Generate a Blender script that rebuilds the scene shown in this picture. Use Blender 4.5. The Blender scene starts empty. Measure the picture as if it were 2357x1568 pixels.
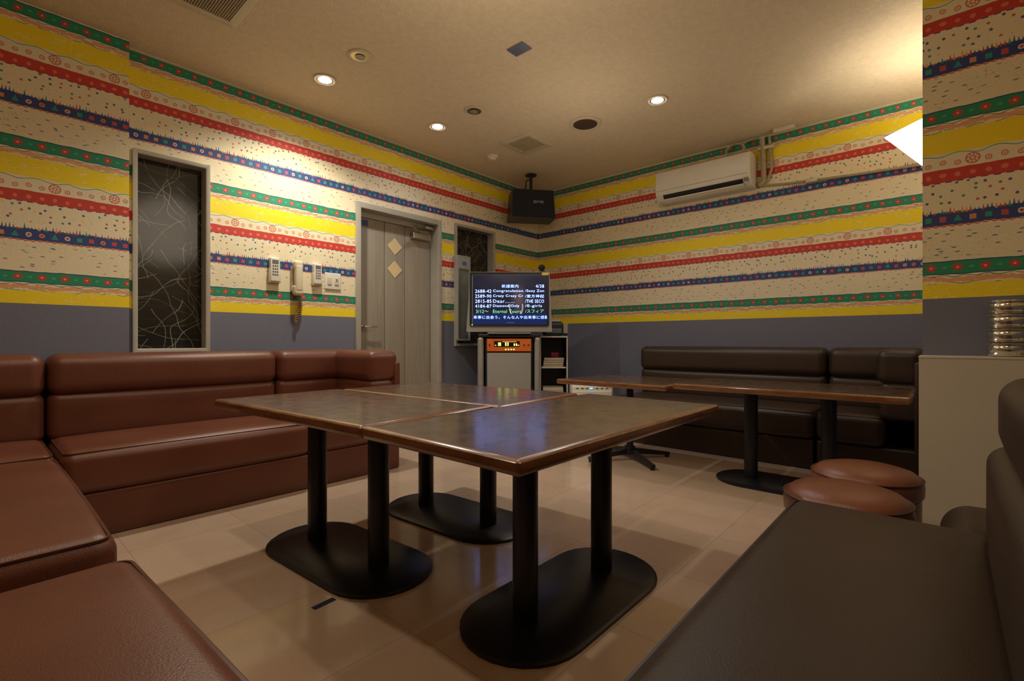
import bpy, bmesh, math, random
from mathutils import Vector, Matrix
random.seed(4)
scene=bpy.context.scene
COL=scene.collection
try:
    scene.view_settings.view_transform='Standard'
except Exception: pass
pi=math.pi
# ---------------------------------------------------------------- geometry
class Geo:
    def __init__(s): s.v=[]; s.f=[]
    def add(s,v,f):
        o=len(s.v); s.v+= [tuple(p) for p in v]; s.f+=[tuple(i+o for i in q) for q in f]; return s
    def box(s,x0,x1,y0,y1,z0,z1):
        v=[(x0,y0,z0),(x1,y0,z0),(x1,y1,z0),(x0,y1,z0),(x0,y0,z1),(x1,y0,z1),(x1,y1,z1),(x0,y1,z1)]
        return s.add(v,[(0,3,2,1),(4,5,6,7),(0,1,5,4),(1,2,6,5),(2,3,7,6),(3,0,4,7)])
    def rbox(s,x0,x1,y0,y1,z0,z1,r=.01,seg=3,mid=1,bulge=(0,0,0)):
        c=((x0+x1)/2,(y0+y1)/2,(z0+z1)/2); h=((x1-x0)/2,(y1-y0)/2,(z1-z0)/2)
        r=min(r,min(h)*.98)
        ax=[]
        for k in range(3):
            a=h[k]-r; l=[]
            for i in range(seg): l.append(-a-r*math.tan((1-i/seg)*pi/4))
            m=max(1,mid)
            for i in range(m+1): l.append(-a+2*a*i/m)
            for i in range(1,seg+1): l.append(a+r*math.tan(i/seg*pi/4))
            ax.append(l)
        idx={}; vs=[]; fs=[]
        def vert(i,j,k):
            key=(i,j,k)
            if key in idx: return idx[key]
            p=[ax[0][i],ax[1][j],ax[2][k]]
            q=[max(-(h[t]-r),min(h[t]-r,p[t])) for t in range(3)]
            d=Vector([p[t]-q[t] for t in range(3)])
            if d.length>1e-9: d=d.normalized()*r
            o=[q[t]+d[t] for t in range(3)]
            n=[o[t]/h[t] if h[t] else 0 for t in range(3)]
            o2=list(o)
            for t in range(3):
                if bulge[t]:
                    a,b=[u for u in range(3) if u!=t]
                    w=max(0,1-n[a]**4)*max(0,1-n[b]**4)
                    o2[t]+=bulge[t]*w*max(-1,min(1,n[t]*1.0))
            vs.append((c[0]+o2[0],c[1]+o2[1],c[2]+o2[2])); idx[key]=len(vs)-1
            return idx[key]
        N=[len(a) for a in ax]
        for i in range(N[0]-1):
            for j in range(N[1]-1):
                fs.append((vert(i,j,0),vert(i,j+1,0),vert(i+1,j+1,0),vert(i+1,j,0)))
                k=N[2]-1; fs.append((vert(i,j,k),vert(i+1,j,k),vert(i+1,j+1,k),vert(i,j+1,k)))
        for i in range(N[0]-1):
            for k in range(N[2]-1):
                fs.append((vert(i,0,k),vert(i+1,0,k),vert(i+1,0,k+1),vert(i,0,k+1)))
                j=N[1]-1; fs.append((vert(i,j,k),vert(i,j,k+1),vert(i+1,j,k+1),vert(i+1,j,k)))
        for j in range(N[1]-1):
            for k in range(N[2]-1):
                fs.append((vert(0,j,k),vert(0,j,k+1),vert(0,j+1,k+1),vert(0,j+1,k)))
                i=N[0]-1; fs.append((vert(i,j,k),vert(i,j+1,k),vert(i,j+1,k+1),vert(i,j,k+1)))
        return s.add(vs,fs)
    def lathe(s,prof,c=(0,0,0),n=32,axis='z'):
        vs=[];fs=[]
        m=len(prof)
        for i in range(n):
            a=2*pi*i/n
            for r,z in prof:
                x,y=r*math.cos(a),r*math.sin(a)
                if axis=='z': p=(x,y,z)
                elif axis=='y': p=(x,z,-y)
                else: p=(z,x,y)
                vs.append((c[0]+p[0],c[1]+p[1],c[2]+p[2]))
        for i in range(n):
            for j in range(m-1):
                a=i*m+j; b=((i+1)%n)*m+j
                fs.append((a,b,b+1,a+1))
        if prof[0][0]>1e-6: fs.append(tuple(i*m for i in reversed(range(n))))
        if prof[-1][0]>1e-6: fs.append(tuple(i*m+m-1 for i in range(n)))
        return s.add(vs,fs)
    def cyl(s,c,r,z0,z1,n=32,axis='z',b=.0):
        if b: pr=[(r-b,z0),(r,z0+b),(r,z1-b),(r-b,z1)]
        else: pr=[(r,z0),(r,z1)]
        return s.lathe(pr,c,n,axis)
    def tube(s,pts,r,n=8,closed=False):
        P=[Vector(p) for p in pts]; m=len(P); vs=[];fs=[]
        up=None
        for i in range(m):
            if closed: t=(P[(i+1)%m]-P[i-1]).normalized()
            else: t=(P[min(i+1,m-1)]-P[max(i-1,0)]).normalized()
            if up is None:
                up=Vector((0,0,1)) if abs(t.z)<.9 else Vector((1,0,0))
            a=(up-t*up.dot(t))
            if a.length<1e-6: a=Vector((1,0,0)).cross(t)
            a.normalize(); b=t.cross(a); up=a
            for k in range(n):
                an=2*pi*k/n; q=P[i]+a*r*math.cos(an)+b*r*math.sin(an); vs.append(tuple(q))
        R=m if closed else m-1
        for i in range(R):
            for k in range(n):
                a=i*n+k; b=i*n+(k+1)%n; c=((i+1)%m)*n+(k+1)%n; d=((i+1)%m)*n+k
                fs.append((a,b,c,d))
        if not closed:
            fs.append(tuple(reversed(range(n)))); fs.append(tuple(range((m-1)*n,m*n)))
        return s.add(vs,fs)
    def prism(s,poly,a0,a1,axis='z'):
        n=len(poly)
        def mp(p,t):
            if axis=='z': return (p[0],p[1],t)
            if axis=='x': return (t,p[0],p[1])
            return (p[0],t,p[1])
        vs=[mp(p,a0) for p in poly]+[mp(p,a1) for p in poly]
        fs=[tuple(reversed(range(n))),tuple(range(n,2*n))]
        for i in range(n): fs.append((i,(i+1)%n,n+(i+1)%n,n+i))
        return s.add(vs,fs)
    def ring(s,hx,hy,cr,prof,c=(0,0,0),seg=4,plane='xy'):
        """sweep closed profile [(offset,height)] round a rounded rectangle, mitred"""
        base=[]
        for (sx,sy,a0) in ((1,1,0),(-1,1,pi/2),(-1,-1,pi),(1,-1,1.5*pi)):
            for k in range(seg+1):
                a=a0+pi/2*k/seg; base.append((sx,sy,math.cos(a),math.sin(a)))
        vs=[];fs=[];m=len(prof);n=len(base)
        for sx,sy,nx,ny in base:
            for o,z in prof:
                rr=max(cr+o,.0005)
                x=sx*(hx+o-rr)+nx*rr; y=sy*(hy+o-rr)+ny*rr
                p=(x,y,z) if plane=='xy' else (x,z,y)
                vs.append((c[0]+p[0],c[1]+p[1],c[2]+p[2]))
        for i in range(n):
            for j in range(m):
                a=i*m+j;b=((i+1)%n)*m+j;d=((i+1)%n)*m+(j+1)%m;e=i*m+(j+1)%m
                fs.append((a,b,d,e))
        return s.add(vs,fs)
    def xf(s,M,start=0):
        for i in range(start,len(s.v)): s.v[i]=tuple(M@Vector(s.v[i]))
        return s
    def mesh(s,name):
        me=bpy.data.meshes.new(name); me.from_pydata(s.v,[],s.f); me.validate(); me.update()
        bm=bmesh.new(); bm.from_mesh(me); bmesh.ops.recalc_face_normals(bm,faces=bm.faces); bm.to_mesh(me); bm.free()
        for p in me.polygons: p.use_smooth=True
        try: me.set_sharp_from_angle(angle=math.radians(38))
        except Exception: pass
        return me
def link(o): COL.objects.link(o); return o
def thing(name,label,cat,loc=(0,0,0),rz=0,group=None,geo=None,mat=None):
    if geo is None: o=bpy.data.objects.new(name,None); o.empty_display_size=.1
    else:
        o=bpy.data.objects.new(name,geo.mesh(name)); o.data.materials.append(mat)
    o.location=loc; o.rotation_euler=(0,0,rz); o["label"]=label; o["category"]=cat
    if group: o["group"]=group
    return link(o)
def part(par,name,geo,mat,label=None,me=None):
    me=me or geo.mesh(name)
    o=bpy.data.objects.new(name,me)
    if not me.materials: me.materials.append(mat)
    o.parent=par
    if label: o["label"]=label
    return link(o)
def struct(name,geo,mat,label=None):
    o=bpy.data.objects.new(name,geo.mesh(name)); o.data.materials.append(mat); o["kind"]="structure"
    if label: o["label"]=label
    return link(o)
def dup(o,loc,rz=None):
    def cp(a,par):
        b=a.copy(); b.parent=par; COL.objects.link(b)
        for c in a.children: cp(c,b)
        return b
    n=cp(o,None); n.location=loc
    if rz is not None: n.rotation_euler=(0,0,rz)
    return n
def textpart(par,body,x0,x1,zc,hgt,y,mat,name='lettering',thin=0):
    cu=bpy.data.curves.new('t','FONT'); cu.body=body; cu.size=1; cu.resolution_u=2
    if thin: cu.offset=-thin; cu.space_character=1.08
    ob=bpy.data.objects.new('t',cu); link(ob); bpy.context.view_layer.update()
    me=bpy.data.meshes.new_from_object(ob.evaluated_get(bpy.context.evaluated_depsgraph_get()))
    bpy.data.objects.remove(ob)
    if not me.vertices: return None
    xs=[v.co.x for v in me.vertices]; ys=[v.co.y for v in me.vertices]
    sx=(x1-x0)/max(1e-6,max(xs)-min(xs)); sy=hgt/max(.5,max(ys)-min(min(ys),0))
    mx=min(xs); my=(max(ys)+min(ys))/2
    for v in me.vertices:
        v.co=Vector((x0+(v.co.x-mx)*sx,y,zc+(v.co.y-my)*sy))
    me.materials.clear(); me.materials.append(mat)
    return part(par,name,None,mat,me=me)
# ---------------------------------------------------------------- materials
def newmat(name):
    m=bpy.data.materials.new(name); m.use_nodes=True; nt=m.node_tree
    return m,nt,nt.nodes['Principled BSDF']
def mat(name,col,rough=.5,metal=0,var=0,vscale=8,bump=0,bscale=60,emit=None,estr=0,coat=0,stretch=None,spec=None,trans=0,crough=.15):
    m,nt,b=newmat(name); N=nt.nodes; L=nt.links
    b.inputs['Base Color'].default_value=(*col,1); b.inputs['Roughness'].default_value=rough; b.inputs['Metallic'].default_value=metal
    if spec is not None: b.inputs['Specular IOR Level'].default_value=spec
    if trans: b.inputs['Transmission Weight'].default_value=trans
    if coat: b.inputs['Coat Weight'].default_value=coat; b.inputs['Coat Roughness'].default_value=crough
    tc=N.new('ShaderNodeTexCoord'); mp=N.new('ShaderNodeMapping'); L.new(tc.outputs['Object'],mp.inputs['Vector'])
    if stretch: mp.inputs['Scale'].default_value=stretch
    n=N.new('ShaderNodeTexNoise'); n.inputs['Scale'].default_value=vscale; n.inputs['Detail'].default_value=5
    L.new(mp.outputs[0],n.inputs['Vector'])
    if var:
        r=N.new('ShaderNodeMapRange'); L.new(n.outputs[0],r.inputs[0]); r.inputs[1].default_value=.3; r.inputs[2].default_value=.7
        mx=N.new('ShaderNodeMix'); mx.data_type='RGBA'; L.new(r.outputs[0],mx.inputs[0])
        mx.inputs[6].default_value=(*[c*(1-var) for c in col],1); mx.inputs[7].default_value=(*[min(1,c*(1+var)) for c in col],1)
        L.new(mx.outputs[2],b.inputs['Base Color'])
        r2=N.new('ShaderNodeMapRange'); L.new(n.outputs[0],r2.inputs[0]); r2.inputs[3].default_value=max(.02,rough-.08); r2.inputs[4].default_value=min(1,rough+.08)
        L.new(r2.outputs[0],b.inputs['Roughness'])
    if bump:
        n2=N.new('ShaderNodeTexNoise'); n2.inputs['Scale'].default_value=bscale; n2.inputs['Detail'].default_value=4
        L.new(mp.outputs[0],n2.inputs['Vector'])
        bp=N.new('ShaderNodeBump'); bp.inputs['Strength'].default_value=bump; bp.inputs['Distance'].default_value=.01
        L.new(n2.outputs[0],bp.inputs['Height']); L.new(bp.outputs[0],b.inputs['Normal'])
    if emit: b.inputs['Emission Color'].default_value=(*emit,1); b.inputs['Emission Strength'].default_value=estr
    return m
class E:
    nt=None
    def __init__(s,k): s.k=k
    @staticmethod
    def m(op,*a):
        n=E.nt.nodes.new('ShaderNodeMath'); n.operation=op
        for i,x in enumerate(a):
            if isinstance(x,E): E.nt.links.new(x.k,n.inputs[i])
            else: n.inputs[i].default_value=x
        return E(n.outputs[0])
    def __add__(s,o): return E.m('ADD',s,o)
    __radd__=__add__
    def __sub__(s,o): return E.m('SUBTRACT',s,o)
    def __rsub__(s,o): return E.m('SUBTRACT',o,s)
    def __mul__(s,o): return E.m('MULTIPLY',s,o)
    __rmul__=__mul__
    def __truediv__(s,o): return E.m('DIVIDE',s,o)
    def lt(s,o): return E.m('LESS_THAN',s,o)
    def gt(s,o): return E.m('GREATER_THAN',s,o)
    def abs(s): return E.m('ABSOLUTE',s)
    def frac(s): return E.m('FRACT',s)
    def floor(s): return E.m('FLOOR',s)
    def sin(s): return E.m('SINE',s)
def hyp(a,b): return E.m('SQRT',a*a+b*b)
def vec(a,b,c=0.0):
    n=E.nt.nodes.new('ShaderNodeCombineXYZ')
    for i,x in enumerate((a,b,c)):
        if isinstance(x,E): E.nt.links.new(x.k,n.inputs[i])
        else: n.inputs[i].default_value=x
    return n.outputs[0]
def noise(v,scale,detail=2):
    n=E.nt.nodes.new('ShaderNodeTexNoise'); n.inputs['Scale'].default_value=scale; n.inputs['Detail'].default_value=detail
    E.nt.links.new(v,n.inputs['Vector']); return E(n.outputs[0])
def voro(v,scale,rnd=1.0,feature='F1'):
    n=E.nt.nodes.new('ShaderNodeTexVoronoi'); n.inputs['Scale'].default_value=scale; n.inputs['Randomness'].default_value=rnd; n.feature=feature
    n.voronoi_dimensions='2D'
    E.nt.links.new(v,n.inputs['Vector'])
    if feature!='F1': return E(n.outputs['Distance']),None
    sp=E.nt.nodes.new('ShaderNodeSeparateColor'); E.nt.links.new(n.outputs['Color'],sp.inputs[0])
    return E(n.outputs['Distance']),E(sp.outputs[0])
def ramp(f,stops):
    n=E.nt.nodes.new('ShaderNodeValToRGB'); cr=n.color_ramp; cr.interpolation='CONSTANT'
    while len(cr.elements)<len(stops): cr.elements.new(.5)
    for e,(p,c) in zip(cr.elements,stops): e.position=p; e.color=(*c,1)
    E.nt.links.new(f.k,n.inputs[0]); return n.outputs[0]
def mixc(f,a,b):
    n=E.nt.nodes.new('ShaderNodeMix'); n.data_type='RGBA'
    if isinstance(f,E): E.nt.links.new(f.k,n.inputs[0])
    else: n.inputs[0].default_value=f
    for i,x in ((6,a),(7,b)):
        if isinstance(x,tuple): n.inputs[i].default_value=(*x,1)
        else: E.nt.links.new(x,n.inputs[i])
    return n.outputs[2]
def wnoise(f):
    n=E.nt.nodes.new('ShaderNodeTexWhiteNoise'); n.noise_dimensions='1D'; E.nt.links.new(f.k,n.inputs['W']); return E(n.outputs[0])
def posE():
    g=E.nt.nodes.new('ShaderNodeNewGeometry'); s=E.nt.nodes.new('ShaderNodeSeparateXYZ'); E.nt.links.new(g.outputs['Position'],s.inputs[0])
    return E(s.outputs[0]),E(s.outputs[1]),E(s.outputs[2])
Z0=1.083; P=.694
def wallpaper():
    m,nt,b=newmat('striped_wallpaper'); E.nt=nt
    x,y,z=posE(); w=x+y; v2=vec(w,z)
    wob=(noise(v2,14)-.5)*.012
    zz=z-Z0+wob
    q=E.m('MODULO',zz+P*4,P)
    YE=(.90,.69,.010); CR=(.82,.72,.50); GR=(.020,.25,.125); BL=(.030,.058,.21); RE=(.57,.045,.032); OR=(.78,.31,.11)
    c=ramp(q/P,[(0,YE),(.067/P,CR),(.108/P,GR),(.168/P,CR),(.332/P,BL),(.388/P,CR),(.53/P,RE),(.586/P,CR),(.660/P,YE)])
    sw=(noise(vec(w*1.0,z*1.3),17,1)-.5).abs().lt(.011)*(q.gt(.675)+q.lt(.06))*noise(v2,6).gt(.47)
    c=mixc(sw*.5,c,(.9,.82,.42))
    ob=((q-.086-(w*34).sin()*.003).abs()+(noise(v2,60)-.5)*.03).lt(.010)
    c=mixc(ob*.85,c,OR)
    c=mixc(((q-.101-(w*85).sin()*.004).abs()).lt(.0016),c,GR)
    c=mixc(((q-.070-(w*60).sin()*.004).abs()).lt(.0016)*(noise(v2,30).gt(.48)),c,(.05,.30,.20))
    c=mixc((q-.110).abs().lt(.0022)+(q-.167).abs().lt(.0024),c,(.02,.06,.16))
    per=.090; cw=((w/per).frac()-.5)*per
    ang=E.m('ARCTAN2',q-.139,cw)
    d=hyp(cw,(q-.139)*1.1)-(ang*5).sin()*.0028
    c=mixc(d.lt(.0165),c,RE); c=mixc(d.lt(.004),c,(.9,.5,.3))
    cw2=((w/per+.5).frac()-.5)*per
    c=mixc(hyp(cw2,(q-.139)*1.5).lt(.009),c,(.05,.38,.20))
    # squiggle band
    inb=q.gt(.182)*q.lt(.320)
    dd,cc=voro(vec(w*14+z*9,z*42),1.0)
    c=mixc(dd.lt(.125)*inb*cc.gt(.38)*.8,c,ramp(cc,[(0,BL),(.66,(.08,.18,.25)),(.80,(.22,.34,.18)),(.92,(.04,.06,.16))]))
    sq=(((noise(vec(w*1.0,z*2.2),24,0)-.5).abs()).lt(.008))*noise(v2,9).gt(.55)
    c=mixc(sq*inb*.8,c,(.30,.40,.24))
    dp,_=voro(v2,80); c=mixc(dp.lt(.10)*inb*.45,c,(.30,.18,.10))
    # blue band
    per=.050; cw=((w/per).frac()-.5)*per; cell=wnoise((w/per).floor())
    tile=E.m('MAXIMUM',cw.abs(),(q-.360).abs()*(1.0))
    c1=ramp(cell,[(0,(.03,.32,.22)),(.28,(.56,.08,.06)),(.5,(.70,.28,.10)),(.68,(.72,.64,.46)),(.84,(.03,.28,.24))])
    tri=(cw.abs()+(q-.350)*.5).lt(.014)*(q.gt(.348))
    shape=cell.lt(.6)*tile.lt(.0110)+cell.gt(.6)*cell.lt(.84)*hyp(cw,q-.360).lt(.0115)+cell.gt(.84)*tri
    c=mixc(shape*q.gt(.335)*q.lt(.386)*.92,c,c1)
    c=mixc(cell.gt(.6)*cell.lt(.84)*hyp(cw,q-.360).lt(.006),c,RE)
    c=mixc((q-.330-((w*230).sin())*.0025).abs().lt(.0025),c,RE)
    # small figures on top of the blue band
    per=.0135; cf=(w/per); tr=((cf.frac()-.5).abs())*2; hh=wnoise(cf.floor())
    sp=(q-.386).lt((.70-tr)*(.012+hh*.036))*q.gt(.383)*q.lt(.43)
    c=mixc(sp*.92,c,ramp(wnoise(cf.floor()+7.3),[(0,BL),(.42,RE),(.62,(.03,.28,.2)),(.78,(.8,.32,.08)),(.9,BL)]))
    # dots
    inb=q.gt(.428)*q.lt(.526)
    dd,cc=voro(v2,26,.8)
    c=mixc(dd.lt(.155)*inb*cc.gt(.15)*.92,c,ramp(cc,[(0,BL),(.40,(.6,.09,.05)),(.60,(.04,.28,.17)),(.76,(.9,.62,.12)),(.9,BL)]))
    c=mixc(dp.lt(.085)*(inb+q.gt(.6)*q.lt(.655))*.5,c,(.35,.16,.08))
    # red blobs
    per=.050; cw=((w/per).frac()-.5)*per; jj=wnoise((w/per).floor()+3.1)
    c=mixc(hyp(cw*(.7+jj*.6),q-.558+(jj-.5)*.008).lt(.0098)*.7,c,(.80,.24,.10))
    c=mixc((q-.530).abs().lt(.0022)*((w*160).sin().gt(-.2)),c,BL)
    # lace: one large wheel then small rings
    per=.250; cw=((w/per).frac()-.5)*per; d=hyp(cw,q-.620); an=E.m('ARCTAN2',q-.620,cw)
    c=mixc((d-.0225).abs().lt(.0026)+(d-.008).abs().lt(.0022)+(d.lt(.020)*d.gt(.008)*((an*8).sin().gt(.5))),c,(.62,.15,.09))
    per2=.050; cs=((w/per2).frac()-.5)*per2; d2=hyp(cs,q-.612-((w/per2*.5).frac().gt(.5))*.006)
    c=mixc(((d2-.0095).abs().lt(.0022)+d2.lt(.0035))*cw.abs().gt(.036),c,(.64,.18,.11))
    c=mixc((q-.652-((w*50).sin())*.006).abs().lt(.0018),c,(.05,.32,.22))
    # wainscot
    wn=noise(vec(w,z),120,3)
    ws=mixc(wn,(.138,.146,.200),(.185,.193,.262))
    c=mixc(z.lt(Z0),c,ws)
    nt.links.new(c,b.inputs['Base Color']); b.inputs['Roughness'].default_value=.62
    bp=nt.nodes.new('ShaderNodeBump'); bp.inputs['Strength'].default_value=.25; bp.inputs['Distance'].default_value=.004
    nt.links.new(noise(v2,160,3).k,bp.inputs['Height']); nt.links.new(bp.outputs[0],b.inputs['Normal'])
    return m
WP=wallpaper()
def floormat():
    m,nt,b=newmat('vinyl_floor_tiles'); E.nt=nt
    x,y,z=posE(); T=.45
    fx=((x/T).frac()-.5).abs(); fy=((y/T+.3).frac()-.5).abs()
    line=E.m('MAXIMUM',fx,fy).gt(.4968)
    cell=wnoise((x/T).floor()*7.13+(y/T+.3).floor()*3.77)
    n=noise(vec(x,y),5,5); n2=noise(vec(x*1.0,y*1.0),70,2)
    c=mixc(n,(.60,.43,.31),(.72,.54,.405)); c=mixc(cell*.35,c,(.54,.39,.28)); c=mixc((n2-.5)*.6,c,(.45,.31,.21))
    c=mixc(line*.42,c,(.22,.15,.10))
    nt.links.new(c,b.inputs['Base Color'])
    nt.links.new((n*.22+.06).k,b.inputs['Roughness'])
    b.inputs['Coat Weight'].default_value=.5; b.inputs['Coat Roughness'].default_value=.09
    bp=nt.nodes.new('ShaderNodeBump'); bp.inputs['Strength'].default_value=.14; bp.inputs['Distance'].default_value=.01
    nt.links.new((noise(vec(x,y),9,3)-line*.3).k,bp.inputs['Height']); nt.links.new(bp.outputs[0],b.inputs['Normal'])
    return m
def glassmat():
    m,nt,b=newmat('etched_dark_glass'); E.nt=nt
    x,y,z=posE()
    tot=None
    for i,(th,per,amp) in enumerate([(.5,.17,.10),(1.1,.19,.12),(-.6,.15,.11),(-1.15,.21,.10),(.15,.23,.13),(1.45,.18,.09),(-.25,.27,.14),(.8,.29,.1),(-.9,.31,.12)]):
        n=noise(vec(x+i*3.1,z+i*1.7),3.2,1)
        cc=x*math.cos(th)+z*math.sin(th)+(n-.5)*amp*2.4
        l=(((cc/per+i*.37).frac()-.5).abs()*per).lt(.0009 if i%2 else .0014)
        l=l*noise(vec(x+i*5,z-i*2),3.5,0).gt(.44)
        tot=l if tot is None else E.m('MAXIMUM',tot,l)
    slat=((z/.085).frac().lt(.12))
    c=mixc(slat*.35,(.012,.011,.010),(.04,.035,.028))
    c=mixc(noise(vec(x+1,z),2.5,1)*.5,c,(.028,.023,.018))
    c=mixc(tot*(noise(vec(x,z),6,1)*.9+.1),c,(.40,.39,.32))
    nt.links.new(c,b.inputs['Base Color']); b.inputs['Roughness'].default_value=.14
    return m
FL=floormat(); GLS=glassmat()
CEIL=mat('ceiling_paper',(.74,.62,.44),.8,var=.05,vscale=30,bump=.5,bscale=85)
PART=mat('cream_partition_paint',(.56,.50,.39),.6,var=.04,vscale=3,bump=.08,bscale=120)
FRAME=mat('grey_painted_frame',(.39,.36,.30),.45,var=.06)
DOORM=mat('grey_door_wood',(.30,.262,.205),.5,var=.10,vscale=4,bump=.06,bscale=30,stretch=(9,9,.6))
RED=mat('red_brown_leather',(.150,.049,.027),.37,var=.12,vscale=3,bump=.14,bscale=260)
DARK=mat('dark_brown_leather',(.044,.025,.017),.36,var=.12,vscale=3,bump=.14,bscale=260)
DARK2=mat('worn_brown_leather',(.038,.023,.015),.40,var=.15,vscale=3,bump=.12,bscale=260,spec=.35)
STL=mat('stool_leather',(.20,.068,.034),.33,var=.1,vscale=4,bump=.12,bscale=260)
PIPR=mat('red_brown_piping',(.09,.03,.016),.4,var=.1); PIPD=mat('dark_piping',(.024,.015,.012),.4,var=.1)
TOP=mat('brown_laminate',(.105,.058,.032),.28,var=.36,vscale=16,bump=.03,bscale=40,coat=.85,crough=.15)
EDGE=mat('varnished_wood_edge',(.20,.080,.028),.28,var=.3,vscale=9,stretch=(1,1,6),coat=.5)
BLK=mat('black_enamel_steel',(.008,.009,.015),.36,var=.1,vscale=6)
BLKP=mat('black_plastic',(.012,.012,.013),.4,var=.1)
SILV=mat('silver_plastic',(.36,.35,.33),.35,metal=.3,var=.05)
CHR=mat('brushed_metal',(.55,.53,.5),.25,metal=1,var=.06)
WHT=mat('white_plastic',(.74,.70,.61),.35,var=.03)
WHT2=mat('aged_white_plastic',(.62,.55,.40),.5,var=.05)
CREAM=mat('cream_paper_sticker',(.72,.55,.30),.6,var=.05)
GRILL=mat('grey_speaker_cloth',(.30,.285,.26),.9,var=.08,vscale=200,bump=.3,bscale=400)
GOLD=mat('gold_reflector',(.75,.58,.28),.2,metal=1,var=.05)
LIT=mat('lit_bulb',(1,1,1),.5,emit=(1,.98,.95),estr=40)
# ---------------------------------------------------------------- room
H=2.646
def wall_with_holes(x0,x1,y0,y1,z0,z1,holes):
    xs=sorted({x0,x1,*[h[0] for h in holes],*[h[1] for h in holes]}); zs=sorted({z0,z1,*[h[2] for h in holes],*[h[3] for h in holes]})
    g=Geo()
    for a,b in zip(xs,xs[1:]):
        for c,d in zip(zs,zs[1:]):
            mx,mz=(a+b)/2,(c+d)/2
            if any(h[0]<mx<h[1] and h[2]<mz<h[3] for h in holes): continue
            g.box(a,b,y0,y1,c,d)
    return g
struct('floor',Geo().box(-.7,4.71,-.6,3.95,-.1,0),FL)
struct('ceiling',Geo().box(-.7,4.71,-.6,3.95,H,H+.1),CEIL)
W1=(.655,1.065,.815,2.045); W2=(3.225,3.79,.835,2.06); D1=(2.14,3.05,0,2.05)
sh=.014
struct('wall_north',wall_with_holes(-.7,4.71,3.65,3.80,0,H,[(W1[0]+sh,W1[1]-sh,W1[2]+sh,W1[3]-sh),(W2[0]+sh,W2[1]-sh,W2[2]+sh,W2[3]-sh),(D1[0]+sh,D1[1]-sh,0,D1[3]-sh)]),WP)
struct('wall_east',Geo().box(4.56,4.71,-.6,3.65,0,H),WP)
struct('wall_west',Geo().box(-.70,-.55,-.45,3.65,0,H),WP)
struct('wall_south',Geo().box(-.7,4.56,-.60,-.45,0,H),WP)
struct('wall_northwest',Geo().box(-.55,.628,3.565,3.65,0,H),WP)
struct('wall_southeast',Geo().box(2.97,3.25,-.45,.076,0,H),WP)
struct('wall_partition',Geo().box(2.79,2.97,-.45,.084,0,.812).rbox(2.788,2.97,-.45,.085,.812,.822,.002,2),PART,"low cream painted partition ledge in front of the papered column")
struct('trim_1',Geo().box(.628,4.56,3.638,3.65,H-.012,H),WHT2); struct('trim_2',Geo().box(4.548,4.56,-.45,3.638,H-.012,H),WHT2)
def window(nm,W):
    x0,x1,z0,z1=W; fw=.025
    g=Geo().ring((x1-x0)/2,(z1-z0)/2,.001,[(0,-.03),(0,.10),(-fw,.10),(-fw,-.024),(-fw+.006,-.03)],c=((x0+x1)/2,3.65,(z0+z1)/2),seg=1,plane='xz')
    o=struct(nm,g,FRAME,"grey framed interior window with etched dark glass")
    g=Geo().box(x0+fw-.002,x1-fw+.002,3.715,3.725,z0+fw-.002,z1-fw+.002); part(o,'pane',g,GLS,"dark glass etched with branching pale lines")
    return o
window('window_1',W1); w2=window('window_2',W2)
# door
g=Geo()
for a in ((D1[0],D1[0]+.042),(D1[1]-.042,D1[1])): g.rbox(a[0],a[1],3.628,3.80,0,D1[3],.004,2)
g.rbox(D1[0]+.042,D1[1]-.042,3.628,3.80,2.0,D1[3],.004,2).box(D1[0]+.042,D1[1]-.042,3.735,3.80,1.955,2.0)
lx0,lx1=D1[0]+.045,D1[1]-.045
d=Geo(); edges=[lx0,2.486,2.707,lx1]
for a,b in zip(edges,edges[1:]): d.rbox(a+.003,b-.003,3.748,3.79,.012,1.953,.004,2)
d.box(lx0,lx1,3.757,3.785,.012,1.95)
door=struct('door_1',d,DOORM,"grey vertical-panelled wooden door")
part(door,'door_frame',g,FRAME)
for zc in (1.747,1.537):
    gg=Geo().prism([(2.592-.079,zc),(2.592,zc-.079),(2.592+.079,zc),(2.592,zc+.079)],3.743,3.748,'y'); part(door,'diamond_sticker',gg,CREAM,"cream diamond-shaped paper sticker")
part(door,'notice_sticker',Geo().box(2.255,2.315,3.744,3.748,1.885,1.935),mat('blue_sticker',(.03,.05,.22),.4,var=.1),"small blue sticker")
g=Geo().cyl((2.255,0,1.01),.027,3.738,3.748,24,'y').cyl((2.255,0,1.01),.010,3.69,3.74,16,'y').tube([(2.255,3.695,1.01),(2.30,3.69,1.01),(2.375,3.692,1.008)],.009,10)
part(door,'door_handle',g,CHR,"chrome lever handle")
g=Geo().rbox(2.76,2.97,3.69,3.748,1.845,1.905,.008,3).tube([(2.86,3.70,1.91),(2.70,3.62,1.93),(2.66,3.61,1.945)],.008,8).tube([(2.66,3.61,1.945),(2.80,3.66,1.96),(2.95,3.70,1.965)],.008,8).rbox(2.90,3.0,3.68,3.735,1.955,1.985,.003,2).cyl((2.86,3.715,0),.016,1.90,1.925,16)
part(door,'door_closer',g,CHR,"metal overhead door closer")
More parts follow.
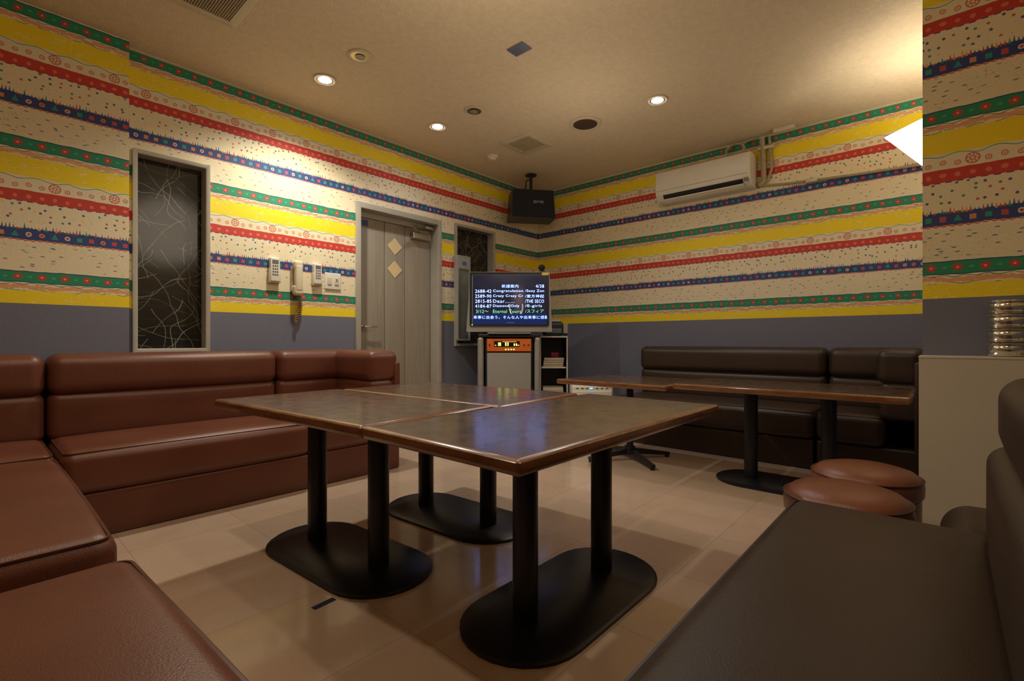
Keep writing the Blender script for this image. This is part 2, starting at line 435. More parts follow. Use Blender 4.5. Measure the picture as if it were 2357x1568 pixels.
# added slim panel, standing in for a shape seen in second window's glass
PALE=mat('pale_grey_plastic',(.34,.34,.32),.4,var=.04)
p=thing('window_view_panel','stand-in for a shape seen in the window glass: slim pale grey framed panel with small blue display',"cabinet",(3.275,3.575,.0))
part(p,'frame',Geo().ring(.085,.42,.012,[(0,-.02),(0,.02),(-.014,.02),(-.014,-.02)],c=(0,0,1.31),plane='xz'),PALE)
part(p,'head_panel',Geo().box(-.072,.072,-.018,.018,1.60,1.717),PALE)
part(p,'pane',Geo().box(-.072,.072,-.008,.0,.902,1.60),mat('greenish_glass',(.15,.18,.165),.15,var=.2))
part(p,'display',Geo().rbox(-.024,.024,-.024,-.016,1.64,1.672,.003,2),mat('blue_lcd',(.03,.06,.2),.3,var=.1,emit=(.05,.15,.7),estr=.1))
for z in (1.64,.96): part(p,'hanging_bracket',Geo().box(-.06,.06,.018,.050,z-.02,z+.02),PALE)
part(p,'handle',Geo().tube([(-.05,-.018,.955),(-.05,-.045,.955),(.03,-.045,.955),(.03,-.018,.955)],.005,8),CHR)
# ---------------------------------------------------------------- sofas
def sofa(label,W,D,loc,rz,m,pm,end=None,top=.82,seat=.40,group=None,recess=0.0):
    o=thing('sofa_section',label,'sofa',loc,rz,group=group); g0=.003
    x0,x1=-W/2+g0,W/2-g0; y0,y1=-D/2,D/2; bt=.235
    part(o,'base',Geo().rbox(x0+.004,x1-.004,y0+.012,y1,.0,.205,.014,3,2),m)
    sb=y1-bt+.05
    sx1=x1-bt+.05 if end=='right' else x1
    sx0=x0+bt-.05 if end=='left' else x0
    part(o,'seat_cushion',Geo().rbox(sx0,sx1,y0-.004,sb,.206,seat,.048,5,8,bulge=(0,.010,.016)),m)
    part(o,'piping',Geo().ring((sx1-sx0)/2-.014,(sb-y0)/2-.010,.03,[(-.003,-.003),(.003,-.003),(.003,.003),(-.003,.003)],c=((sx0+sx1)/2,(y0+sb)/2,seat-.009)),pm)
    part(o,'lower_back_cushion',Geo().rbox(x0,x1,y1-bt+.022,y1-.02,.375,.628,.045,5,6,bulge=(0,.014,0)),m)
    part(o,'upper_back_cushion',Geo().rbox(x0,x1,y1-bt+recess,y1-.005,.612,top,.055,6,6,bulge=(0,.008,.002)),m)
    part(o,'back_shell',Geo().rbox(x0+.01,x1-.01,y1-.05,y1,.2,top-.06,.01,2),m)
    if end:
        sgn=1 if end=='right' else -1
        a,b=(x1-bt,x1-.002) if end=='right' else (x0+.002,x0+bt)
        part(o,'lower_side_cushion',Geo().rbox(a+(.02 if sgn>0 else 0),b-(.02 if sgn<0 else 0),y0+.035,y1-bt+.06,.375,.628,.045,5,6,bulge=(.012,0,0)),m)
        part(o,'upper_side_cushion',Geo().rbox(a,b,y0+.02,y1-bt+.06,.612,top,.055,6,6),m)
        part(o,'side_shell',Geo().rbox(*( (x1-.045,x1) if sgn>0 else (x0,x0+.045)),y0+.01,y1-.02,.2,top-.08,.012,2),m)
    return o
gl="red-brown leather bench seating along the papered wall"
LR="red-brown leather sofa section with padded two-roll backrest"
YB=3.555; YF=2.835
sofa(LR+" beside the window",1.12,YB-YF,(.82,(YB+YF)/2,0),0,RED,PIPR,group=gl)
sofa("red-brown leather corner sofa section wrapping round its end near the door",.64,YB-YF,(1.70,(YB+YF)/2,0),0,RED,PIPR,end='right',group=gl)
sofa("red-brown leather corner sofa section by the wall recess",.80,YB-YF,(-.142,(YB+YF)/2,0),0,RED,PIPR,end='left',group=gl)
sofa("red-brown leather sofa section with wide flat seat cushion",1.25,.78,(-.140,2.175,0),pi/2,RED,PIPR,group=gl)
sofa("red-brown leather sofa section with wide flat seat cushion",.95,.78,(-.118,.915,0),pi/2+math.radians(2.2),RED,PIPR,group=gl)
gr="dark brown leather seating under the striped wallpaper"
sofa("long dark brown leather sofa section with two-roll backrest",1.54,.70,(4.20,1.435,0),-pi/2,DARK,PIPD,top=.835,group=gr)
sofa("dark brown leather corner sofa section beside the column",.57,.70,(4.20,.375,0),-pi/2,DARK,PIPD,end='right',top=.835,group=gr)
sofa("worn brown leather sofa section with broad smooth seat",1.46,.655,(1.03,.0325,0),pi,DARK2,PIPD,top=.80,seat=.395,recess=.042)
o=thing('bench_seat','low worn brown leather bench seat next to the stools','bench',(1.955,-.225,0))
part(o,'base',Geo().rbox(-.17,.17,-.21,.22,0,.21,.012,2),DARK2); part(o,'seat_cushion',Geo().rbox(-.185,.185,-.215,.235,.2,.365,.07,5,4,bulge=(0,0,.015)),DARK2)
# ---------------------------------------------------------------- tables
def stadium(L,R,n=14):
    pts=[]
    for i in range(n+1):
        a=-pi/2+pi*i/n; pts.append((L/2+R*math.cos(a),R*math.sin(a)))
    for i in range(n+1):
        a=pi/2+pi*i/n; pts.append((-L/2+R*math.cos(a),R*math.sin(a)))
    return pts
def table(label,L,Wd,H0,loc,rz,sep=.44,R=.205,group=None,cols=True):
    o=thing('table',label,'table',loc,rz,group=group)
    th=.036; hx,hy=L/2,Wd/2
    part(o,'tabletop',Geo().box(-hx+.018,hx-.018,-hy+.018,hy-.018,H0-th+.004,H0-.0005),TOP)
    pr=[(-.020,-th),(-.008,-th),(-.002,-th+.006),(0,-th*.5),(-.002,-.006),(-.008,-.001),(-.020,0)]
    part(o,'edge_trim',Geo().ring(hx,hy,.014,[(a,b+H0) for a,b in pr],seg=3),EDGE,"varnished wood edge strip")
    if cols:
        for sx in (-1,1):
            part(o,'leg',Geo().cyl((sx*sep/2,0,0),.040,.014,H0-th+.004,28),BLK)
        st=stadium(sep,R); ins=stadium(sep,R-.012)
        g=Geo(); n=len(st); v=[(x,y,0) for x,y in st]+[(x,y,.010) for x,y in st]+[(x,y,.018) for x,y in ins]
        f=[tuple(reversed(range(n))),tuple(range(2*n,3*n))]
        for k in range(2):
            for i in range(n): f.append((k*n+i,k*n+(i+1)%n,(k+1)*n+(i+1)%n,(k+1)*n+i))
        g.add(v,f); part(o,'base_plate',g,BLK)
        part(o,'support_bracket',Geo().box(-sep/2-.1,sep/2+.1,-.03,.03,H0-th-.012,H0-th+.003).box(-sep/2-.03,-sep/2+.03,-hy+.1,hy-.1,H0-th-.012,H0-th+.003).box(sep/2-.03,sep/2+.03,-hy+.1,hy-.1,H0-th-.012,H0-th+.003),BLK)
    else:
        part(o,'leg',Geo().cyl((0,0,0),.026,.07,H0-th+.004,24),BLK)
        g=Geo().cyl((0,0,0),.04,.04,.1,24)
        for k in range(4):
            a=pi/4+k*pi/2+.2; c,s_=math.cos(a),math.sin(a)
            s0=len(g.v); g.prism([(0.02,.045),(.30,.018),(.33,.018),(.33,.036),(.30,.040),(.02,.085)],-.017,.017,'y')
            M=Matrix.Rotation(a,4,'Z'); g.xf(M,s0)
            g.cyl((.315*c,.315*s_,0),.016,0,.02,12)
        part(o,'star_base',g,BLK,"black four-armed star foot")
        part(o,'support_bracket',Geo().box(-.2,.2,-.2,.2,H0-th-.008,H0-th+.003),BLK)
    return o
gt="dark laminate tables pushed together"
TL="dark brown laminate table with wood edge on twin black columns"
def LL(x,y,wx,wy,a):   # centre of a rectangle wx by wy from its lower-left corner, turned by a
    return (x+wx/2*math.cos(a)-wy/2*math.sin(a), y+wx/2*math.sin(a)+wy/2*math.cos(a),0)
a0=math.radians(0)
table(TL,1.225,.62,.635,LL(.772,.668,1.225,.62,a0),a0,sep=.45,group=gt)
a=math.radians(3.4)
table(TL,1.08,.60,.635,LL(.772,1.290,.60,1.08,a),pi/2+a,group=gt)
table(TL,1.08,.60,.635,LL(1.3735,1.290,.60,1.08,a),pi/2+a,group=gt)
table("dark brown laminate table with wood edge in front of dark sofa",1.19,.64,.615,(3.32,.71,0),pi/2,sep=.42)
table("small dark table with chipped edge on a star-shaped foot",.87,.68,.60,(3.30,1.76,0),pi/2,cols=False)
# ---------------------------------------------------------------- stools
gs="round leather stools"
st=thing('stool','round red-brown leather stool beside the partition','stool',(2.365,.235,0),group=gs)
R=.182
part(st,'seat_cushion',Geo().lathe([(R-.01,.295),(R,.305),(R+.002,.34),(R-.004,.362),(R-.025,.382),(R-.07,.394),(.05,.399),(0,.40)],n=48),STL)
part(st,'base',Geo().lathe([(R-.012,0),(R-.008,.01),(R-.008,.295),(R-.02,.296)],n=48),STL)
part(st,'piping',Geo().tube([((R-.002)*math.cos(2*pi*i/48),(R-.002)*math.sin(2*pi*i/48),.362) for i in range(48)],.004,6,True),PIPR)
dup(st,(1.975,.25,0),.3)
# ---------------------------------------------------------------- corner equipment
RC=math.radians(-48.28)
def loc_cam(s,t): return (( .6655*s+.7464)*t,(.6655-.7464*s)*t)
cab=thing('speaker_cabinet','silver karaoke speaker cabinet with grey cloth grille','cabinet',(3.48,3.14,0),RC)
Hc=.952
part(cab,'body',Geo().rbox(-.225,.225,-.15,.22,.02,Hc-.03,.01,2).rbox(-.29,.29,-.19,.23,Hc-.03,Hc,.012,3).box(-.25,.25,-.15,.2,0,.03),BLKP)
for sx in (-1,1):
    part(cab,'side_column',Geo().rbox(sx*.265-.028,sx*.265+.028,-.19,.18,.0,Hc-.028,.026,5),SILV,"silver rounded side column")
part(cab,'grille',Geo().rbox(-.205,.205,-.172,-.145,.06,.775,.008,2),GRILL,"grey cloth speaker grille")
amp=part(cab,'amplifier',Geo().rbox(-.205,.205,-.180,-.145,.79,.905,.006,2),mat('copper_amplifier_face',(.32,.065,.015),.35,metal=.4,var=.1,emit=(.8,.15,.02),estr=.3))
part(amp,'display',Geo().rbox(-.14,.10,-.184,-.178,.83,.885,.003,2),mat('amber_display',(.02,.008,.004),.2,var=.1))
LEDG=mat('green_led',(.1,.4,.05),.4,emit=(.45,1,.15),estr=3.0); LEDR=mat('red_led',(.4,.05,.02),.4,emit=(1,.15,.05),estr=3.0)
for x in (-.095,-.08,-.03,-.01,.05,.07): part(amp,'level_meter',Geo().box(x-.005,x+.005,-.187,-.183,.84,.84+(.032 if x<0 else .022)),LEDG)
for x in (-.03,-.005,.02,.045): part(amp,'button_lamp',Geo().box(x-.006,x+.006,-.187,-.179,.803,.811),LEDG)
for x in (-.125,.088): part(amp,'indicator_lamp',Geo().box(x-.006,x+.006,-.187,-.183,.84,.85),LEDR)
part(amp,'indicator_lamp',Geo().box(-.06,.068,-.187,-.183,.876,.880),LEDR)
for x in (-.18,.14,.18): part(amp,'knob',Geo().cyl((x,0,.848),.011,-.2,-.18,16,'y'),GOLD)
px=.00403
tx,ty=loc_cam(-.0058,4.5)
tv=thing('television','flat television with silver bezel showing a song list','television',(tx,ty,Hc),RC)
def X(u): return (u-1172)*px
def Z(v): return .89+(784-v)*px-Hc
def frust(x0b,x1b,x0t,x1t,y0,y1,z0,z1):
    g_=Geo(); g_.add([(x0b,y0,z0),(x1b,y0,z0),(x1b,y1,z0),(x0b,y1,z0),(x0t,y0,z1),(x1t,y0,z1),(x1t,y1,z1),(x0t,y1,z1)],[(0,3,2,1),(4,5,6,7),(0,1,5,4),(1,2,6,5),(2,3,7,6),(3,0,4,7)]); return g_
part(tv,'housing',frust(-.398,.398,-.360,.372,.0,.10,Z(764),Z(626)),SILV)
part(tv,'rear_case',frust(-.30,.30,-.25,.25,.1,.19,Z(755),Z(640)),BLKP)
part(tv,'bezel',Geo().ring(.366,(Z(627)-Z(751))/2,.01,[(0,-.012),(0,.004),(-.022,.004),(-.014,-.012)],c=(0,0,(Z(627)+Z(751))/2),plane='xz'),BLKP,"black screen surround")
part(tv,'stand',Geo().rbox(-.20,.20,-.05,.20,0,.010,.004,2).box(-.12,.12,.04,.12,.008,Z(764)+.02),SILV)
sm,snt,sb=newmat('screen_picture'); E.nt=snt
tcn=snt.nodes.new('ShaderNodeTexCoord'); sp=snt.nodes.new('ShaderNodeSeparateXYZ'); snt.links.new(tcn.outputs['Object'],sp.inputs[0]); sx_,sz_=E(sp.outputs[0]),E(sp.outputs[2])
n=noise(vec(sx_*1.0,sz_*2.5),5,3); c=mixc(n*.8,(.003,.005,.014),(.022,.020,.036))
blob=hyp((sx_-X(1195))/.085,(sz_-Z(690))/.16); c=mixc((1-blob)*(blob.lt(1))*.7,c,(.10,.075,.08))
ring_=hyp((sx_-X(1188))/.06,(sz_-Z(706))/.10); c=mixc((ring_-1).abs().lt(.10)*sz_.lt(Z(700)),c,(.26,.23,.25))
c=mixc(sz_.lt(Z(723)),c,(.008,.015,.07))
snt.links.new(c,sb.inputs['Base Color']); snt.links.new(c,sb.inputs['Emission Color']); sb.inputs['Emission Strength'].default_value=1.0; sb.inputs['Roughness'].default_value=.2; sb.inputs['Specular IOR Level'].default_value=.2
part(tv,'screen',Geo().box(X(1088),X(1264),-.006,.004,Z(748),Z(633)),sm)
TW=mat('screen_text_white',(.3,.3,.3),.5,emit=(.24,.37,1),estr=6.0); TG=mat('screen_text_green',(.1,.3,.2),.5,emit=(.25,1,.6),estr=1.6)
hh=7.4*px
def row(v,parts_,m):
    for s_,u0,u1 in parts_: textpart(tv,s_,X(u0),X(u1),Z(v),hh,-.0085,m,'screen_text',thin=.013)
row(659,[("新譜案内",1155,1193),("4/38",1233,1252)],TW)
row(670.5,[("2688-42",1094,1131),("Congratulation",1135,1204),("/Sexy Zon",1209,1252)],TW)
row(682,[("2589-90",1094,1131),("Crazy Crazy Cr",1135,1204),("/東方神起",1209,1252)],TW)
row(693.5,[("2815-85",1094,1131),("Dear.......",1135,1184),("/THE SECO",1209,1252)],TW)
row(705,[("4184-87",1094,1131),("Diamond Only",1135,1195),("/E-girls",1209,1247)],TW)
row(717,[("3/12～",1096,1124),("Eternal Tours",1135,1199),("/スフィア",1209,1251)],TG)
row(730.5,[("来事に出会う。そんな人や出来事に感動",1090,1262)],TW)
textpart(tv,"MITSUBISHI",X(1166),X(1184),Z(743),.007,-.0125,mat('silver_logo',(.5,.5,.5),.4,var=.05),'logo')
part(tv,'sticker',Geo().box(X(1247),X(1262),-.014,-.011,Z(634),Z(628)),mat('yellow_label',(.8,.6,.08),.5,var=.05))
part(tv,'power_lamp',Geo().rbox(X(1086),X(1088),-.014,-.010,Z(749),Z(747),.001,1),LEDG)
rc=thing('microphone','small black round-headed microphone on top of the television','microphone',(tx+.6655*.302,ty-.7464*.302,.89+(784-626)*px+.0005),RC)
part(rc,'head',Geo().lathe([(0,.012),(.018,.016),(.030,.030),(.034,.042),(.026,.058),(.010,.066),(0,.067)],n=20),BLKP)
part(rc,'clip',Geo().rbox(-.02,.03,-.0,.06,0,.014,.004,2).cyl((0,.02,0),.008,.0,.03,10),BLKP)
# side shelf
sx,sy=loc_cam(.0835,4.86)
sh_=thing('shelf_rack','narrow white shelf rack with black shelves','shelf',(sx,sy,0),RC)
part(sh_,'frame',Geo().box(-.135,-.125,-.15,.15,0,.92).box(.125,.135,-.15,.15,0,.92).box(-.135,.135,-.16,.15,.92,.932),WHT)
part(sh_,'back_panel',Geo().box(-.125,.125,.135,.148,.0,.92).box(-.125,-.119,-.146,.14,0,.92).box(.119,.125,-.146,.14,0,.92),BLKP)
for z in (.05,.36,.62): part(sh_,'shelf',Geo().box(-.118,.118,-.145,.135,z,z+.012),WHT if z>.5 else BLKP)
cdp=thing('disc_player','dark compact disc player standing on the shelf rack','player',(sx,sy,.9322),RC)
part(cdp,'body',Geo().rbox(-.10,.10,-.12,.08,0,.14,.03,4),BLKP); part(cdp,'lid',Geo().rbox(-.075,.075,-.10,.06,.135,.165,.012,3),SILV); part(cdp,'control_panel',Geo().rbox(-.08,.08,-.126,-.115,.03,.075,.004,2),mat('blue_grey_panel',(.10,.14,.18),.3,var=.1))
gb="books and cases on the shelf rack"
cols=[(.25,.22,.18),(.10,.08,.10),(.30,.27,.22),(.06,.06,.08)]
z=.6325
for i,cc in enumerate(cols):
    hh_=.020+.005*(i%2)
    bk=thing('book','thin stacked songbook lying on the shelf rack','book',(sx,sy,z),RC+.03*(i-1),gb)
    part(bk,'cover',Geo().box(-.10,.10,-.12,.07,0,.002).box(-.10,.10,-.12,.07,hh_-.002,hh_).box(-.10,-.098,-.12,.07,0,hh_),mat('book_cover',cc,.5,var=.1)); part(bk,'pages',Geo().box(-.097,.097,-.117,.067,.002,hh_-.002),WHT2)
    z+=hh_+.0004
thing('small_box','small magenta plastic box on stacked books','box',(sx+.01,sy-.02,z),RC,geo=Geo().rbox(-.04,.04,-.03,.03,0,.045,.006,2),mat=mat('magenta_plastic',(.30,.008,.06),.35,var=.05))
z=.3725
for i in range(2):
    bk=thing('book','pale stacked songbook on the lower shelf','book',(sx,sy,z),RC-.03*i,gb)
    part(bk,'cover',Geo().box(-.10,.10,-.12,.07,0,.002).box(-.10,.10,-.12,.07,.028,.03).box(-.10,-.098,-.12,.07,0,.03),WHT2); part(bk,'pages',Geo().box(-.097,.097,-.117,.067,.002,.028),WHT)
    z+=.0305
# air purifier
ap=thing('air_purifier','white low air purifier with lit control strip','air purifier',(3.88,2.47,0),RC)
part(ap,'body',Geo().rbox(-.19,.19,-.10,.10,.01,.48,.025,4),WHT); part(ap,'feet',Geo().box(-.15,.15,-.08,.08,0,.012),BLKP)
part(ap,'front_panel',Geo().rbox(-.175,.175,-.112,-.095,.04,.43,.01,3),WHT)
for i in range(7): part(ap,'button',Geo().box(-.15+.045*i,-.13+.045*i,-.104,-.098,.449,.455),BLKP)
part(ap,'indicator_lamp',Geo().box(-.025,.0,-.107,-.099,.446,.456),mat('blue_led',(.1,.3,.9),.4,emit=(.1,.4,1),estr=2.5))
# hanging loudspeaker
spx,spy=loc_cam(.040,5.12)
ls=thing('loudspeaker','black box loudspeaker hung from the ceiling on a bracket','speaker',(spx,spy,2.16),RC+.18)
part(ls,'cabinet',frust(-.235,.235,-.215,.215,-.10,.16,0,.295),BLKP)
part(ls,'grille',frust(-.225,.225,-.207,.207,-.112,-.098,.01,.285),mat('black_grille_cloth',(.006,.007,.012),.8,var=.2,vscale=150,bump=.3,bscale=300))
textpart(ls,"BMB",.0,.105,.165,.026,-.115,mat('grey_logo',(.4,.4,.4),.4,var=.05),'logo')
part(ls,'bracket',Geo().cyl((0,.02,0),.016,.29,H-2.16,16).cyl((0,.02,0),.06,H-2.16-.012,H-2.16,24).rbox(-.07,.07,-.04,.08,.29,.31,.004,2).tube([(-.06,.02,.32),(-.05,.02,.42),(.0,.02,.44)],.008,8),BLKP)
# ---------------------------------------------------------------- air conditioner
ac=thing('air_conditioner','white wall-mounted air conditioner below the ceiling','air conditioner',(4.558,1.635,2.20))
prof=[(0,0),(-.115,0),(-.165,.022),(-.198,.065),(-.208,.11),(-.210,.20),(-.207,.25),(-.195,.278),(-.172,.290),(0,.290)]
g=Geo(); n=len(prof); v=[];f=[]
for y_,s_ in [(-.42,.96),(-.412,1),(.412,1),(.42,.96)]:
    for (px_,pz_) in prof: v.append((px_*s_,y_,.145+(pz_-.145)*s_))
for k in range(3):
    for i in range(n): f.append((k*n+i,k*n+(i+1)%n,(k+1)*n+(i+1)%n,(k+1)*n+i))
f.append(tuple(range(n))); f.append(tuple(reversed(range(3*n,4*n)))); g.add(v,f)
part(ac,'body',g,WHT)
part(ac,'air_outlet',Geo().prism([(-.150,.006),(-.170,.019),(-.199,.057),(-.193,.064),(-.160,.030),(-.145,.020)],-.36,.345,'y'),BLKP,"dark louvre slot")
part(ac,'louvre',Geo().prism([(-.100,-.004),(-.150,-.004),(-.180,.016),(-.182,.023),(-.150,.006),(-.100,.003)],-.365,.35,'y'),WHT)
part(ac,'display_label',Geo().prism([(-.186,.038),(-.206,.064),(-.209,.062),(-.189,.036)],-.405,-.37,'y'),mat('grey_label',(.25,.25,.25),.4,var=.05))
part(ac,'panel_seam',Geo().box(-.2125,-.2085,-.40,.40,.099,.101),mat('seam_grey',(.45,.42,.36),.6,var=.05))
TAPE=mat('aged_pipe_tape',(.40,.33,.22),.6,var=.12,vscale=30)
pp=thing('pipe_duct','beige taped air conditioner pipes running along the wall','pipe')
part(pp,'vertical_pipe',Geo().tube([(4.51,1.16,H-.03),(4.52,1.155,2.45),(4.52,1.15,2.30),(4.53,1.15,2.25),(4.53,1.19,2.22)],.021,10),TAPE)
part(pp,'vertical_pipe',Geo().tube([(4.535,1.11,H-.02),(4.535,1.10,2.45),(4.535,1.09,2.35),(4.535,1.12,2.26),(4.535,1.205,2.24)],.012,10),TAPE)
part(pp,'horizontal_pipe',Geo().tube([(4.54,1.21,2.225),(4.54,1.0,2.20),(4.54,.8,2.185),(4.54,.5,2.165),(4.54,-.10,2.14)],.010,10),TAPE)
part(pp,'pipe_clamp',Geo().rbox(4.515,4.558,.76,.84,2.168,2.20,.004,2),WHT2)
part(pp,'pipe_clamp',Geo().box(4.50,4.558,1.07,1.19,2.52,2.54),WHT2)
pts=[]
for i in range(90):
    a=2*pi*i/30; pts.append((4.50-.012*(i/30),1.37+.075*math.cos(a),2.565+.05*math.sin(a)))
cb=thing('cable_coil','coiled beige cable hanging at the ceiling edge','cable'); part(cb,'coil',Geo().tube(pts,.008,8),TAPE)
part(cb,'lead',Geo().tube([(4.49,1.31,2.60),(4.50,1.26,H-.02),(4.50,1.20,H-.012)],.007,8),TAPE)
thing('junction_box','small beige junction box at the ceiling edge','box',(4.47,.98,H-.035),geo=Geo().rbox(-.035,.035,-.08,.08,0,.0345,.005,2),mat=WHT2)
# hanging uplight: four-sided upturned shade
wl=thing('pendant_lamp','glowing white four-cornered upward-opening lamp beside the column','lamp',(3.86,.0,1.83))
LAMPM=mat('glowing_white_shade',(.9,.88,.8),.5,emit=(1,.95,.86),estr=1.8)
Rr=.285; zr=.345
co_=[(Rr,0,zr),(0,Rr,zr),(-Rr,0,zr),(0,-Rr,zr)]; ci=[(x*.96,y*.96,zr) for x,y,_ in co_]
g=Geo(); g.add(co_+ci+[(0,0,0),(0,0,.02)],[(i,(i+1)%4,8) for i in range(4)]+[((i+1)%4+4,i+4,9) for i in range(4)]+[(i,i+4,(i+1)%4+4,(i+1)%4) for i in range(4)])
part(wl,'lamp_shade',g,LAMPM)
part(wl,'hanging_rod',Geo().cyl((0,0,0),.008,.0,H-1.83,12).cyl((0,0,0),.05,H-1.83-.02,H-1.83,24),WHT)
# ---------------------------------------------------------------- ceiling fittings
def downlight(x,y,lit,group):
    o=thing('downlight','recessed round ceiling downlight, '+('switched on' if lit else 'switched off with gold reflector'),'light',(x,y,H),group=group)
    part(o,'trim_ring',Geo().lathe([(.062,-.0005),(.072,-.001),(.074,-.006),(.066,-.011),(.055,-.008),(.053,-.002)],n=36),WHT2)
    part(o,'reflector',Geo().lathe([(.0,-.0008),(.03,-.001),(.054,-.006),(.055,-.008)],n=36),GOLD)
    part(o,'bulb',Geo().lathe([(.0,-.014 if lit else -.010),(.03,-.012),(.050 if lit else .018,-.006),(.050 if lit else .018,-.001)],n=28),LIT if lit else SILV)
    return o
gd="ceiling downlights"
downlight(1.594,3.105,1,gd); downlight(2.556,3.096,1,gd); downlight(3.341,1.56,1,gd)
downlight(1.607,2.687,0,gd); downlight(2.567,2.677,0,gd)
cs=thing('ceiling_speaker','round ceiling speaker with brown mesh grille','speaker',(3.32,2.167,H))
part(cs,'rim',Geo().lathe([(.105,0),(.128,-.001),(.130,-.007),(.118,-.013),(.106,-.010)],n=48),WHT2)
part(cs,'grille',Geo().lathe([(0,-.016),(.06,-.014),(.106,-.009),(.107,-.001)],n=48),mat('brown_mesh',(.07,.035,.018),.7,var=.25,vscale=150,bump=.4,bscale=350))
VENTBACK=mat('grey_brown_backing',(.24,.20,.135),.8,var=.1)  # greyish-brown slab behind the vent slats
def vent(x0,x1,y0,y1,n,label,dk):
    o=thing('ceiling_vent',label,'vent',((x0+x1)/2,(y0+y1)/2,H)); hx=(x1-x0)/2; hy=(y1-y0)/2
    part(o,'frame',Geo().ring(hx,hy,.02,[(0,-.001),(0,-.008),(-.01,-.014),(-.045,-.012),(-.045,-.001)]),WHT2)
    g=Geo(); b=hx-.045
    for i in range(n):
        x=-b+2*b*(i+.5)/n; g.box(x-b/n*.6,x+b/n*.6,-hy+.045,hy-.045,-.009,-.004)
    part(o,'grille',g,dk); part(o,'recess',Geo().box(-b,b,-hy+.045,hy-.045,-.004,-.0008),VENTBACK)
    return o
vent(.39,.995,2.36,2.966,44,"large square ceiling air conditioning grille",mat('dusty_grille',(.42,.36,.25),.7,var=.1))
vent(3.14,3.48,2.61,2.95,16,"small square ceiling ventilation grille",mat('dusty_grille_pale',(.50,.41,.27),.7,var=.1))
sd=thing('smoke_detector','small round white smoke detector on the ceiling','detector',(3.326,3.213,H)); part(sd,'body',Geo().lathe([(.056,0),(.056,-.012),(.048,-.02),(.034,-.024),(.030,-.036),(0,-.040)],n=32),WHT); 
thing('sensor_plate','small blue-grey square plate on the ceiling','plate',(2.206,1.909,H-.0065),math.radians(0),geo=Geo().rbox(-.045,.045,-.062,.062,0,.006,.002,2),mat=mat('blue_grey_plate',(.13,.15,.23),.4,var=.1))
# ---------------------------------------------------------------- wall items
gw="remote controls in wall holders"
DKB=mat('grey_button',(.14,.14,.14),.5,var=.1)
def remote(x,z,w,h,label,grp=None):
    o=thing('remote_control',label,'remote control',(x,3.65,z),group=grp)
    part(o,'holder',Geo().rbox(-w/2-.006,w/2+.006,-.032,.004,-h/2-.008,h*.05,.003,2),WHT2)
    b=part(o,'body',Geo().rbox(-w/2,w/2,-.040,.004,-h/2,h/2,.009,3),WHT)
    part(b,'display',Geo().box(-w*.33,w*.33,-.0415,-.0395,h*.24,h*.40),DKB)
    g=Geo()
    for i in range(4):
        for j in range(3): g.rbox(-w*.3+j*w*.22,-w*.3+j*w*.22+w*.15,-.043,-.039,h*.13-i*h*.12,h*.13-i*h*.12+h*.06,.001,1)
    part(b,'keypad',g,DKB)
remote(1.479,1.403,.068,.175,"white wall-held remote control with grey buttons",gw); remote(1.80,1.404,.064,.160,"white slim remote control in wall holder",gw)
ph=thing('telephone','cream wall telephone handset with curly cord','telephone',(1.634,3.65,1.354))
part(ph,'cradle',Geo().rbox(-.034,.034,-.03,0,-.10,.09,.01,3),WHT2)
g=Geo().rbox(-.034,.034,-.085,-.025,.06,.130,.02,4).rbox(-.034,.034,-.085,-.025,-.130,-.05,.02,4).rbox(-.028,.028,-.088,-.045,-.10,.10,.016,4)
part(ph,'handset',g,mat('cream_phone_plastic',(.72,.63,.45),.4,var=.04))
NN=150
pts=[]
for i in range(NN):
    t=i/(NN-1); a=t*2*pi*16; cx=.014*math.sin(t*5); pts.append((cx+.011*math.cos(a)+.008,-.035+.009*math.sin(a),-.12-.21*t))
g=Geo().tube(pts,.0035,6)
pts=[]
for i in range(NN):
    t=i/(NN-1); a=t*2*pi*12; pts.append((.022+.02*math.sin(t*3)-.01*t+.010*math.cos(a),-.025+.008*math.sin(a),-.10-.20*t))
g.tube(pts,.0035,6)
part(ph,'cord',g,mat('tan_cord',(.36,.23,.10),.5,var=.1),"tan curly cord")
sw=thing('switch_plate','cream double wall switch plate','switch',(1.937,3.65,1.362))
part(sw,'plate',Geo().rbox(-.068,.068,-.012,0,-.066,.066,.006,3),WHT)
for x in (-.030,.030): part(sw,'switch',Geo().rbox(x-.017,x+.017,-.017,-.010,-.03,.03,.002,2),WHT2)
part(sw,'indicator',Geo().box(.024,.034,-.019,-.016,.0,.02),DKB)
ol=thing('wall_outlet','cream wall outlet box with cable','outlet',(4.56,3.24,1.03)); part(ol,'plate',Geo().rbox(-.03,0,-.035,.035,-.06,.06,.006,2),WHT2)
part(ol,'cable',Geo().tube([(-.02,0,-.05),(-.03,.02,-.3),(-.03,.05,-.6),(-.03,.05,-1.0)],.005,6),BLKP)
thing('tape_strip','torn strip of dark blue tape on the floor','tape',(.80,1.565,0.0005),math.radians(5),geo=Geo().box(-.04,.04,-.012,.012,0,.0006),mat=mat('blue_tape',(.015,.02,.07),.4,var=.1))
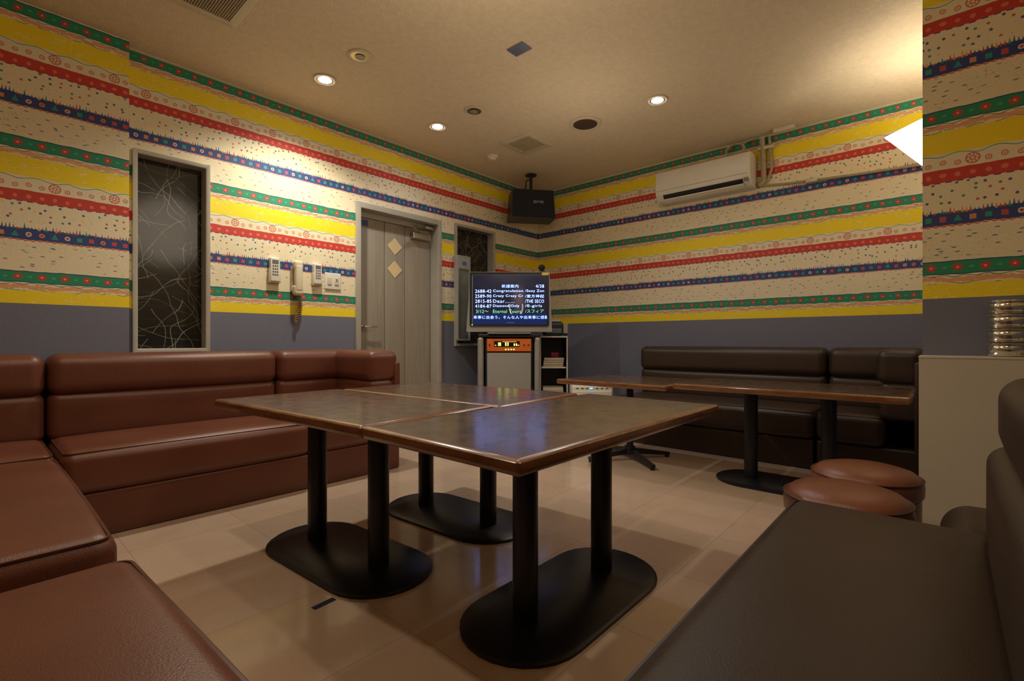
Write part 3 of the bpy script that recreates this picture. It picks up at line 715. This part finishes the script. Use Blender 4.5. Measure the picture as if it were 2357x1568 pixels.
# ashtrays
ga="stacked stainless ashtrays on the ledge"
SMK=mat('polished_steel',(.66,.62,.54),.14,metal=.9,var=.04)
at=thing('ashtray','round shiny stainless steel ashtray in a stack','ashtray',(2.89,-.20,.8225),group=ga)
part(at,'bowl',Geo().lathe([(0,0),(.054,0),(.060,.004),(.062,.010),(.058,.016),(.061,.024),(.062,.040),(.058,.046),(.064,.051),(.064,.0585),(.053,.0585),(.048,.014),(0,.012)],n=20),SMK)
for i in range(1,4): dup(at,(2.89+.002*i,-.20-.001*i,.8225+.059*i),i*.7)
# ---------------------------------------------------------------- lights
def spot(x,y,z,e,col,ang=140,blend=.7,r=.04):
    l=bpy.data.lights.new('downlight_and_fill_spot','SPOT'); l.energy=e; l.color=col; l.spot_size=math.radians(ang); l.spot_blend=blend; l.shadow_soft_size=r
    o=bpy.data.objects.new('downlight_and_fill_spot',l); o.location=(x,y,z); link(o); return o
def point(x,y,z,e,col,r=.1):
    l=bpy.data.lights.new('lamp_and_fill_point','POINT'); l.energy=e; l.color=col; l.shadow_soft_size=r
    o=bpy.data.objects.new('lamp_and_fill_point',l); o.location=(x,y,z); link(o); return o
WARM=(1,.83,.62)
spot(1.594,3.105,H-.03,85,(1,.94,.78))
spot(2.556,3.096,H-.03,10,(.9,.93,1)); spot(3.341,1.56,H-.03,18,(.92,.94,1))
point(3.80,.02,2.02,11,(1,.89,.72),.10)
spot(.4,1.9,H-.03,30,WARM); spot(1.2,.3,H-.03,22,WARM)  # added fill spots out of view, no downlight fittings here
point(1.4,1.3,2.05,14,WARM,.35); point(2.9,1.9,1.9,8,WARM,.35)  # added soft fill points in mid-air, no lamp stands there
w=bpy.data.worlds.new('World'); scene.world=w; w.use_nodes=True; w.node_tree.nodes['Background'].inputs[0].default_value=(.05,.04,.03,1); w.node_tree.nodes['Background'].inputs[1].default_value=.3
# ---------------------------------------------------------------- camera
cam=bpy.data.cameras.new('camera'); cam.sensor_width=36; cam.lens=36*1116/2357; cam.clip_start=.02
co=bpy.data.objects.new('camera',cam); co.location=(0,0,.89); co.rotation_euler=(pi/2,0,math.radians(41.72-90)); link(co); scene.camera=co
